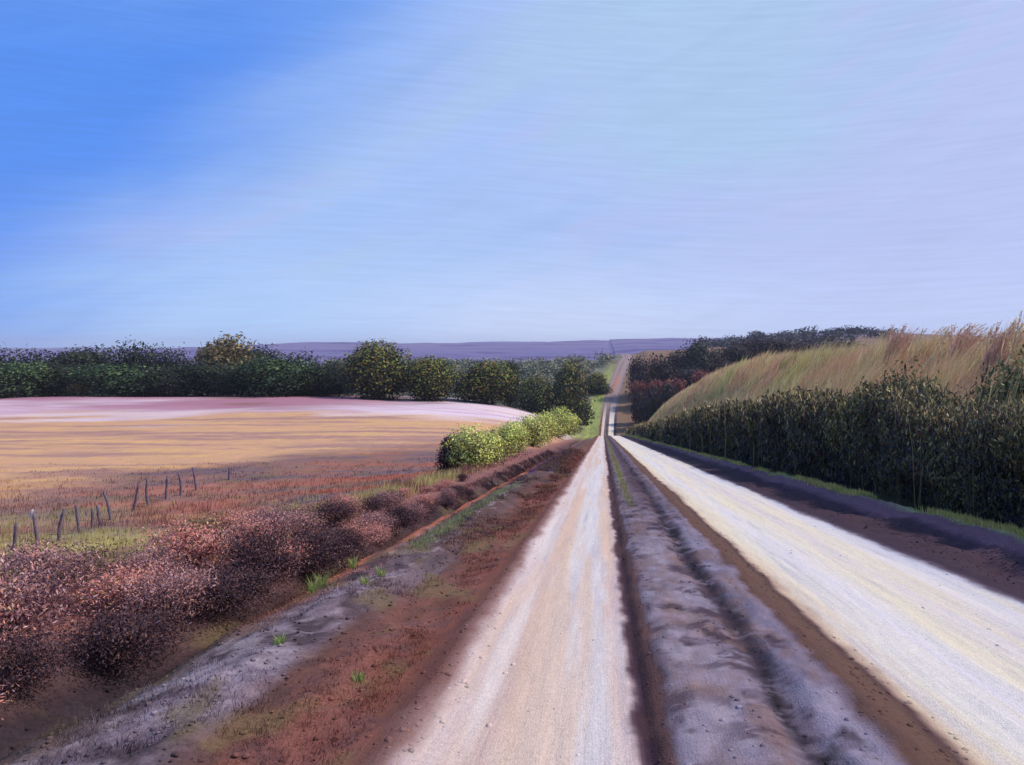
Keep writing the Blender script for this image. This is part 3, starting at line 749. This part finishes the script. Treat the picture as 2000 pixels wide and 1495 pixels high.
hs2 = (lerp(1.95, 3.05, ss(Ys, 9, 34)) * (1 - .25 * ss(Ys, 60, 120)) * (1 - .5 * ss(Ys, 150, 235)) + .45) * RG.uniform(.85, 1.2, m_)
X, Y, h, w = np.r_[X, Xs], np.r_[Y, Ys], np.r_[h, hs2], np.r_[w, .011 * np.maximum(1, Ys / 14)]; col = np.vstack([col, choose(tanp, m_, None, 5)])
tg = link('golden_grass', blades(X, Y, h, w, (.42, .05), col, 9, .10 + Y * .0035, M_grass, 'golden_grass', 31)); tag(tg, 'tall golden grass leaning on the bank behind the dark hedge', 'grass', kind='stuff')
# plume clumps on the skyline
def reed(seed, cols, h, lean, nb=150):
    rg = np.random.default_rng(seed); root = empty('reed_clump', (0, 0, 0)); 
    a = rg.uniform(0, 6.28, nb); r0 = rg.uniform(0, .35, nb); hh = h * rg.uniform(.55, 1.05, nb)
    P0 = np.stack([np.cos(a) * r0, np.sin(a) * r0, 0 * a - .05], 1); ln = lean + rg.normal(0, .10, nb)
    dy = rg.normal(0, .12, nb)
    P1 = P0 + np.stack([ln * hh * .3, dy * hh * .3, hh * .6], 1); P2 = P0 + np.stack([ln * hh, dy * hh, hh * .98], 1)
    w = rg.uniform(.010, .022, nb); b = rg.uniform(-.5, .5, nb); W = np.stack([np.cos(b) * w, np.sin(b) * w, 0 * w], 1)
    co = np.stack([P0 - W, P0 + W, P1 + W, P1 - W, P2 + W * .3, P2 - W * .3], 1).reshape(-1, 3); i = np.arange(nb)[:, None] * 6
    f = np.concatenate([i + np.array([[0, 1, 2, 3]]), i + np.array([[3, 2, 4, 5]])]); cc = choose(cols, nb, None, seed) * (1 + rg.normal(0, .15, (nb, 1)))
    link('stem', make_mesh('stem', co, f, np.repeat(cc, 6, 0), M_grass), root)
    sel = rg.permutation(nb)[:nb // 3]; PP = []; DD = []
    for j in sel:
        d = unit(P2[j] - P1[j]); m = 26; q = rg.uniform(-.05, 1, m)
        PP.append(P2[j] + d * (q * .42 - .12)[:, None] + rg.normal(0, .018, (m, 3))); DD.append(unit(d + rg.normal(0, .3, (m, 3))))
    PP = np.vstack(PP); DD = np.vstack(DD); W2 = unit(np.cross(DD, rg.normal(0, 1, PP.shape)))
    co, f, c = quads(PP, DD, W2, .11, .022, choose(cols, len(PP), None, seed + 1)); link('plume', make_mesh('plume', co, f, c, M_grass), root)
    return root
cl_p = [(206, 166, 152), (190, 150, 132), (214, 180, 148)]; cl_g = [(220, 190, 140), (204, 178, 130), (232, 206, 156)]; cl_y = [(190, 186, 116), (170, 168, 104), (204, 194, 130)]
K = [reed(301, cl_p, 2.6, .22), reed(302, cl_g, 2.6, .40), reed(303, cl_y, 2.0, .5)]
for px, u, top, k, lab in [(1528, 15, 694, 2, 'leftmost pale yellow grass plume clump above the golden bank'), (1606, 15, 692, 2, 'slanting yellow green plume clump left of the reddish one'),
                          (1738, 16, 655, 0, 'reddish brown plume clump, leftmost to reach above the skyline'), (1782, 16, 660, 1, 'pale golden plume clump just right of the reddish one'),
                          (1822, 16, 656, 1, 'slanting golden plume clump between two taller ones on the skyline'), (1862, 16, 656, 0, 'brownish plume clump in the middle of the skyline row'),
                          (1902, 15.5, 655, 1, 'golden plume clump at the thick part of the skyline row'), (1935, 15, 656, 0, 'reddish plume clump left of the tallest one'),
                          (1972, 14.5, 638, 1, 'tallest slanting plume clump near the right border')]:
    y = F * u / (px - 1178); z = float(zground(u, y)); h = (CH - (top - 675) / F * y) - z
    spawn(K[k], u, y, random.uniform(-.3, .3), (1.5, 1.5, h * 1.22 / (2.75, 2.75, 2.15)[k]), lab, 'reeds', 'plume clumps on the right skyline')
Hg = [make_shrub(P_hgreen, 2.2, 1.9, 5200, .055, 190, 9, name='leafy_shrub', aspect=2.4), make_shrub(P_hgreen, 2.0, 2.2, 5200, .055, 191, 9, name='leafy_shrub', aspect=2.4)]
for i, (px, u, top, wd, lab) in enumerate([(1765, 9.4, 728, 1.0, 'sage green shrub rising out of the hedge top left of the golden tuft'), (1800, 9.8, 742, .8, 'low green shrub on the hedge between two bushes'), (1940, 9.4, 735, .9, 'bright green shrub in front of golden grass near the right border'),
                                       (1995, 9.8, 712, 1.0, 'tall olive green shrub at the right border'), (2035, 10.2, 690, 1.1, 'dark green shrub cut off by the right border')]):
    y = F * u / (px - 1178); z = float(zground(u, y)); h = (CH - (top - 675) / F * y) - z
    spawn(Hg[i % 2], u, y, random.uniform(0, 6), (wd, wd, h / (1.9, 2.2)[i % 2]), lab, 'shrub', 'green shrubs above the dark hedge')
# grass line at the foot of the hedge
n = 9000; t = rg.uniform(0, 1, n); Y = (9 ** -.6 + t * (215 ** -.6 - 9 ** -.6)) ** (-1 / .6); X = 6.52 + rg.normal(0, .13, n) + fbm(Y / 2, Y * 0, 85, 3) * .5
keep = fbm(Y / 3.3, Y * 0 + 2, 86, 3) > -.10; X = X[keep]; Y = Y[keep]; n = len(X)
vg = link('verge_grass', blades(X, Y, .13 * rg.uniform(.5, 1.4, n) * np.maximum(1, Y / 60), .007 * np.maximum(1, Y / 9), (-.1, 0), choose([(214, 204, 118), (190, 186, 104), (214, 192, 132)], n, None, 6), 6, .03 + Y * .001, M_grass, 'verge_grass', 33))
tag(vg, 'thin line of yellow green grass along the foot of the hedge', 'grass', kind='stuff')

# ------------------------------------------------------------------ left bank: lime bushes beside the road
Lb = [make_shrub(P_lime, 2.0, 1.9, 6500, .06, 200, 9, name='lime_bush'), make_shrub(P_lime, 2.2, 1.9, 6500, .065, 201, 10, name='lime_bush')]
for i, (u, y, w, h, lab) in enumerate([(-6.1, 36, 2.4, 1.85, 'nearest yellow green bush with a dark left side beside the road verge'), (-6.3, 42, 1.9, 1.6, 'small dull green bush just behind the nearest bright bush'), (-6.5, 50, 2.7, 2.2, 'second bright yellow green bush along the left verge'),
                                   (-6.9, 60, 2.5, 2.2, 'olive bush between two bright ones along the left verge'), (-6.8, 74, 3.6, 2.9, 'rounded bright bush in the middle of the roadside row'), (-7.2, 95, 3.6, 3.3, 'olive topped bush past the middle of the roadside row'),
                                   (-7.0, 120, 4.6, 4.4, 'dark topped bush near the far end of the roadside row'), (-7.0, 160, 4.6, 4.4, 'farthest green bush of the roadside row near the road crest')]):
    spawn(Lb[i % 2], u, y, random.uniform(0, 6), (w / 2.1, w / 2.1, h / 1.9), lab, 'bush', 'green bushes along the left verge')
dk = make_shrub(P_plum, 1.3, 1.6, 4200, .055, 205, 7, name='shade_bush'); spawn(dk, -7.3, 36.6, 0, (1, 1, 1.15), 'near black bush standing in for shade on the left of the nearest lime bush', 'bush')  # dark mass stands in for the lime bush's shadow on its left

# ------------------------------------------------------------------ left bank: heath shrubs above the ditch
kinds = [('russet', P_russet), ('mauve', P_mauve), ('plum', P_plum), ('olive', P_olsh)]
HS = {}
for kn, (nm, pal) in enumerate(kinds):
    HS[nm] = [make_shrub(pal, 1.25, .85, 7500, .0155, 220 + kn * 3 + j, 17, name='heath_shrub', up=1.5, aspect=3.4, fill=.75) for j in range(2)]
hs = []
rg = np.random.default_rng(44)
ONES = 'first second third fourth fifth sixth seventh eighth ninth tenth eleventh twelfth thirteenth fourteenth fifteenth sixteenth seventeenth eighteenth nineteenth'.split()


def ordinal(n): return ONES[n - 1] if n < 20 else {2: 'twent', 3: 'thirt', 4: 'fort'}[n // 10] + ('ieth' if n % 10 == 0 else 'y ' + ONES[n % 10 - 1])


rows = [  # start y, end y, u, spread, size, step, kinds, row name
    (2.7, 23, -3.95, .25, .66, .55, ['plum', 'russet', 'plum', 'plum', 'mauve'], 'the ditch edge row'),
    (3.4, 27, -4.8, .5, .74, .85, ['russet', 'mauve', 'russet', 'mauve', 'plum', 'russet'], 'the second heath row'),
    (4.6, 27, -5.9, .9, .74, 1.15, ['russet', 'mauve', 'russet', 'mauve', 'olive'], 'the third heath row'),
    (7.5, 27, -7.7, 1.5, .72, 1.7, ['olive', 'russet', 'mauve', 'russet'], 'the fourth heath row'),
    (11, 32, -10.6, 3, .75, 2.4, ['olive', 'russet', 'mauve'], 'the fifth heath row')]
adj = {'russet': 'rusty red', 'mauve': 'greyish mauve', 'plum': 'dark plum', 'olive': 'yellowish olive'}
for y0, y1, u0, sp, sz, st, ks, rn in rows:
    y = y0; i = 0
    while y < y1:
        kind = ks[rg.integers(len(ks))]; s = sz * rg.uniform(.8, 1.2) * (1 - .5 * ss(y, 9, 25)); i += 1
        spawn(HS[kind][i % 2], u0 - rg.uniform(0, sp), y, random.uniform(0, 6.28), (s * random.uniform(.95, 1.25), s * random.uniform(.95, 1.25), s * random.uniform(.6, 1.0)), '%s low shrub, %s from the near end of %s' % (adj[kind], ordinal(i), rn), 'shrub', 'heath shrubs in ' + rn)
        y += rg.uniform(.75, 1.35) * st * (1 + y * .018)

# grasses and stubble of the left field
n = 26000; t = rg.uniform(0, 1, n); Y = (7 ** -.5 + t * (95 ** -.5 - 7 ** -.5)) ** (-2.); X = -5.2 - rg.uniform(0, 1, n) ** 1.2 * (6 + .95 * Y)
kp = RG.uniform(0, 1, n) > ss(Y, 38, 62); X, Y = X[kp], Y[kp]; n = len(X)
base = gcolor(X, Y) * 1.15
pst = 1.3 * np.exp(-((Y - 23) / 9) ** 2) * (fbm(X * .3, Y * .3, 91, 3) > -.06); rgm = rg.uniform(0, 1, n)
yc = choose([(226, 206, 128), (196, 184, 112), (208, 204, 128)], n, None, 9)
base = np.where((rgm < pst * .75)[:, None], yc, base)
h = rg.uniform(.08, .30, n) * (1 - .5 * ss(Y, 30, 60)) * (1 + .6 * np.exp(-((Y - 24) / 9) ** 2))
fg = link('field_grass', blades(X, Y, h, .006 * np.maximum(1, Y / 8), (.1, 0), base, 7, .06 + Y * .003, M_grass, 'field_grass', 35, jit=.18)); tag(fg, 'short russet and yellow grass covering the near left field', 'grass', kind='stuff')
# low dry herbs on the left verge
n = 22000; Y = 3.3 * np.exp(rg.uniform(0, 1, n) * math.log(60 / 3.3)); X = -1.4 - rg.uniform(0, 1, n) * 2.9
keep = (fbm(X * 1.3, Y * .6, 93, 3) > -.04) & ((np.abs(X + 3.35) > .28) | (Y < 8)); X = X[keep]; Y = Y[keep]; n = len(X)
vv = link('verge_herbs', blades(X, Y, rg.uniform(.02, .08, n) * np.maximum(1, Y / 14), .005 * np.maximum(1, Y / 6), (0, .2), gcolor(X, Y) * rg.uniform(.75, 1.7, (n, 1)), 6, .03 + Y * .001, M_grass, 'verge_herbs', 37, bend=1.2)); tag(vv, 'low brown and grey dry herbs on the left road verge', 'grass', kind='stuff')


def tuft(seed, cols, h, nb, spread):
    rg = np.random.default_rng(seed)
    a = rg.uniform(0, 6.28, nb); r0 = rg.uniform(0, spread, nb); hh = h * rg.uniform(.5, 1.1, nb); b = rg.uniform(0, 6.28, nb)
    P0 = np.stack([np.cos(a) * r0, np.sin(a) * r0, 0 * a - .01], 1); o = np.stack([np.cos(a), np.sin(a), 0 * a], 1) * rg.uniform(.1, .6, nb)[:, None] * hh[:, None]
    P1 = P0 + o * .35 + np.stack([0 * a, 0 * a, hh * .6], 1); P2 = P0 + o + np.stack([0 * a, 0 * a, hh * .95], 1); W = np.stack([np.cos(b), np.sin(b), 0 * b], 1) * .0035
    co = np.stack([P0 - W, P0 + W, P1 + W * .8, P1 - W * .8, P2 + W * .1, P2 - W * .1], 1).reshape(-1, 3); i = np.arange(nb)[:, None] * 6
    f = np.concatenate([i + np.array([[0, 1, 2, 3]]), i + np.array([[3, 2, 4, 5]])])
    return make_mesh('grass_tuft', co, f, np.repeat(choose(cols, nb, None, seed), 6, 0), M_grass)
tg_ = [(150, 170, 92), (176, 184, 112), (120, 140, 84)]
for px, py, h, lab in [(610, 1160, .19, 'upright pale green grass tuft on the mauve earth left of the road'), (628, 1150, .22, 'taller green grass tuft touching its pale neighbour on the verge'), (690, 1118, .17, 'small green tuft beside the purple earth streak'),
                       (745, 1140, .15, 'yellowish grass tuft at the edge of the brown verge'), (712, 1160, .12, 'short dull green tuft below the yellowish one'), (545, 1278, .10, 'tiny bright green tuft alone on the grey earth'), (700, 1335, .08, 'tiny bright tuft nearest the bottom of the brown verge')]:
    q = (px - 1178) / (py - 838.0); y = F * CH / (py - 838.0); x = q * CH
    o = link('grass_tuft', tuft(px, tg_, h, 60, .045)); place(o, x, y); tag(o, lab, 'grass tuft', 'green tufts on the left verge')
# light green streak of grass on the verge
n = 620; Y = rg.uniform(11, 24, n); X = -2.72 + (Y - 15) * -.005 + rg.normal(0, .09, n)
keep = fbm(X * 2, Y * .5, 95, 3) > -.08; X, Y = X[keep], Y[keep]; n = len(X)
gs = link('green_grass_strip', blades(X, Y, rg.uniform(.06, .12, n), .008 + 0 * X, (0, .2), choose([(146, 156, 108), (166, 164, 108), (122, 130, 96)], n, None, 3), 7, .05 + 0 * X, M_grass, 'green_grass_strip', 39)); tag(gs, 'narrow strip of pale green grass running along the left verge', 'grass', kind='stuff')
# grass on the crown between the wheel tracks, far down
n = 1500; Y = 17 * np.exp(rg.uniform(0, 1, n) * math.log(190 / 17)); X = .62 + rg.normal(0, .05, n)
cg = link('crown_grass', blades(X, Y, .09 * rg.uniform(.5, 1.3, n), .006 * np.maximum(1, Y / 12), (0, .1), choose([(170, 166, 112), (140, 142, 92), (150, 128, 100)], n, None, 3), 5, .02 + 0 * X, M_grass, 'crown_grass', 41)); tag(cg, 'thin line of dry yellow grass between the wheel tracks far down the road', 'grass', kind='stuff')

# ------------------------------------------------------------------ loose stones on the road crown and verges
def stone_mesh(seed, pal):
    rg = np.random.default_rng(seed); import bmesh
    bm = bmesh.new(); bmesh.ops.create_icosphere(bm, subdivisions=2, radius=1.0)
    k = rg.normal(0, 1, (5, 3))
    for v in bm.verts:
        d = np.array(v.co); s = 1 + sum(.10 * math.sin(3 * float(d @ q)) for q in k); v.co = v.co * s; v.co.z *= .6
    me = bpy.data.meshes.new('stone'); bm.to_mesh(me); bm.free(); return me
n = 9000; rg = np.random.default_rng(71); base = [stone_mesh(i, None) for i in range(3)]; cos = []; fs = []; cs = []; o = 0
Yp = 3.2 * np.exp(rg.uniform(0, 1, n) * math.log(30 / 3.2))
zone = rg.choice(6, n, p=[.14, .08, .12, .14, .44, .08]); lo = np.array([.25, 1.75, -1.25, 4.25, -4.2, -.95])[zone]; hi = np.array([1.95, 2.1, -.95, 5.6, -1.2, 4.2])[zone]
Xp = lo + rg.uniform(0, 1, n) * (hi - lo); Zp = zground(Xp, Yp)
bv = []
for b in base:
    v = np.empty(len(b.vertices) * 3); b.vertices.foreach_get('co', v); f = np.array([tuple(p.vertices) for p in b.polygons]); bv.append((v.reshape(-1, 3), f)); bpy.data.meshes.remove(b)
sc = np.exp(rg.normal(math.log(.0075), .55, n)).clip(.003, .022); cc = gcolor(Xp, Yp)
for i in range(n):
    v, f = bv[i % 3]; a = rg.uniform(0, 6.28); ca, sa = math.cos(a), math.sin(a)
    q = np.stack([v[:, 0] * ca - v[:, 1] * sa, v[:, 0] * sa + v[:, 1] * ca, v[:, 2]], 1) * sc[i] + np.array([Xp[i], Yp[i], Zp[i] + .003])
    cos.append(q); fs.append(f + o); o += len(v); cs.append(np.tile(np.clip(cc[i] * rg.uniform(.7, 1.4), 0, .8), (len(v), 1)))
me = make_mesh('gravel', np.vstack(cos), np.vstack(fs), np.vstack(cs), M_road, True)
tag(link('gravel', me), 'loose small stones along the road crown and track edges', 'gravel', kind='stuff')

# ------------------------------------------------------------------ twigs lying on the mauve earth
def twig(px, py, l, lab, rz):
    q = (px - 1178) / (py - 838.0); y = F * CH / (py - 838.0); x = q * CH; z = float(zground(x, y))
    rg = np.random.default_rng(px); pts = [(0, 0, .012)]
    for i in range(4): pts.append((pts[-1][0] + l / 4, rg.normal(0, l * .06), .012 + abs(rg.normal(0, .01))))
    parts = [tube(pts, [.009, .008, .007, .005, .002], 5), tube([pts[2], (pts[2][0] + l * .22, pts[2][1] - l * .2, .03)], [.006, .002], 4)]
    me = join_tubes(parts); me.materials.append(M_bark); o = link('twig', me, None, (x, y, z)); o.rotation_euler = (0, 0, rz); tag(o, lab, 'twig', 'twigs on the verge')
twig(560, 1222, .30, 'dark forked twig lying on the grey mauve earth', .25); twig(625, 1200, .22, 'short dark twig above the forked twig', .5)

# ------------------------------------------------------------------ posts of the old fence
def post_mesh(seed, h, lean, bend):
    rg = np.random.default_rng(seed); n = 7; pts = []; rad = []
    for i in range(n):
        t = i / (n - 1); pts.append((lean * t * h + bend * math.sin(t * math.pi) * h + rg.normal(0, .006), rg.normal(0, .006), -.25 + t * (h + .25))); rad.append(.062 * (1 - .22 * t) * rg.uniform(.88, 1.12))
    co, f = tube(pts, rad, 8); me = join_tubes([(co, f)]); me.materials.append(M_post)
    return me, pts[-1], rad[-1]
posts = [(20, 25.4, 1.1, .16, .02, 'leftmost post, leaning right in pale grass'), (72, 26.1, 1.35, -.10, .04, 'tall post with a white bleached tip, second from the left'), (118, 27.8, 1.15, .12, -.09, 'curved post, third from the left'),
         (160, 29.2, 1.05, -.16, -.05, 'left-leaning post just right of the curved one'), (180, 30.0, .75, .02, 0, 'short thin post, first of the close pair'), (197, 30.6, .8, -.14, 0, 'short leaning post, second of the close pair'),
         (217, 32.2, 1.15, -.22, .05, 'strongly slanted post right of the close pair'), (258, 34.6, 1.2, .2, .02, 'dark post leaning right with a thick top, in the middle of the row'), (292, 35.6, 1.3, -.06, -.06, 'slightly bowed post right of the dark thick-topped one'),
         (326, 37.6, 1.15, .03, -.04, 'left post of the pair forming an arch shape'), (352, 38.6, 1.1, -.06, .05, 'right post of the pair forming an arch shape'), (384, 40.5, 1.2, -.14, .02, 'grey post leaning left after the arch shaped pair'),
         (447, 44.3, .75, .03, 0, 'faint short post standing alone at the far end of the row')]
for i, (px, y, h, ln, bd, lab) in enumerate(posts):
    x = at(px, y); me, tip, r_ = post_mesh(i + 5, h * 1.0, ln * 1.2, bd * 1.2); z = float(zground(x, y))
    if i == 1:
        root = empty('fence_post', (x, y, z)); link('shaft', me, root)
        cp, cf = tube([(tip[0], 0, tip[2] - .22), (tip[0] + .004, 0, tip[2] - .05), (tip[0] + .01, 0, tip[2] + .03)], [r_ + .006, r_ + .005, r_ * .8], 8)
        tm = join_tubes([(cp, cf)]); tm.materials.append(M_pale); tag(link('tip', tm, root), 'bleached white post tip')
    else: root = link('fence_post', me, None, (x, y, z))
    tag(root, lab, 'post', 'old wooden posts in the left field')

# ------------------------------------------------------------------ air
HAZE = True
if HAZE:
    x0, x1, y0, y1, z0, z1 = -9300, 9300, -60, 7700, -75, 60
    v = [(x, y, z) for x in (x0, x1) for y in (y0, y1) for z in (z0, z1)]
    me = bpy.data.meshes.new('haze'); me.from_pydata(v, [], [(0, 1, 3, 2), (4, 6, 7, 5), (0, 4, 5, 1), (2, 3, 7, 6), (0, 2, 6, 4), (1, 5, 7, 3)]); me.update()
    m = bpy.data.materials.new('haze'); m.use_nodes = True; g = NT(m.node_tree); g.n.clear(); out = g.node('ShaderNodeOutputMaterial')
    p = g.node('ShaderNodeVolumePrincipled'); p.inputs['Color'].default_value = (.80, .80, .95, 1); p.inputs['Density'].default_value = .00010; p.inputs['Anisotropy'].default_value = .1
    g.l.new(p.outputs[0], out.inputs['Volume']); me.materials.append(m); tag(link('haze', me), 'thin bluish haze over the distant land', 'haze', kind='stuff')
print('verts', sum(len(o.data.vertices) for o in bpy.data.objects if o.type == 'MESH'), 'objects', len(bpy.data.objects))
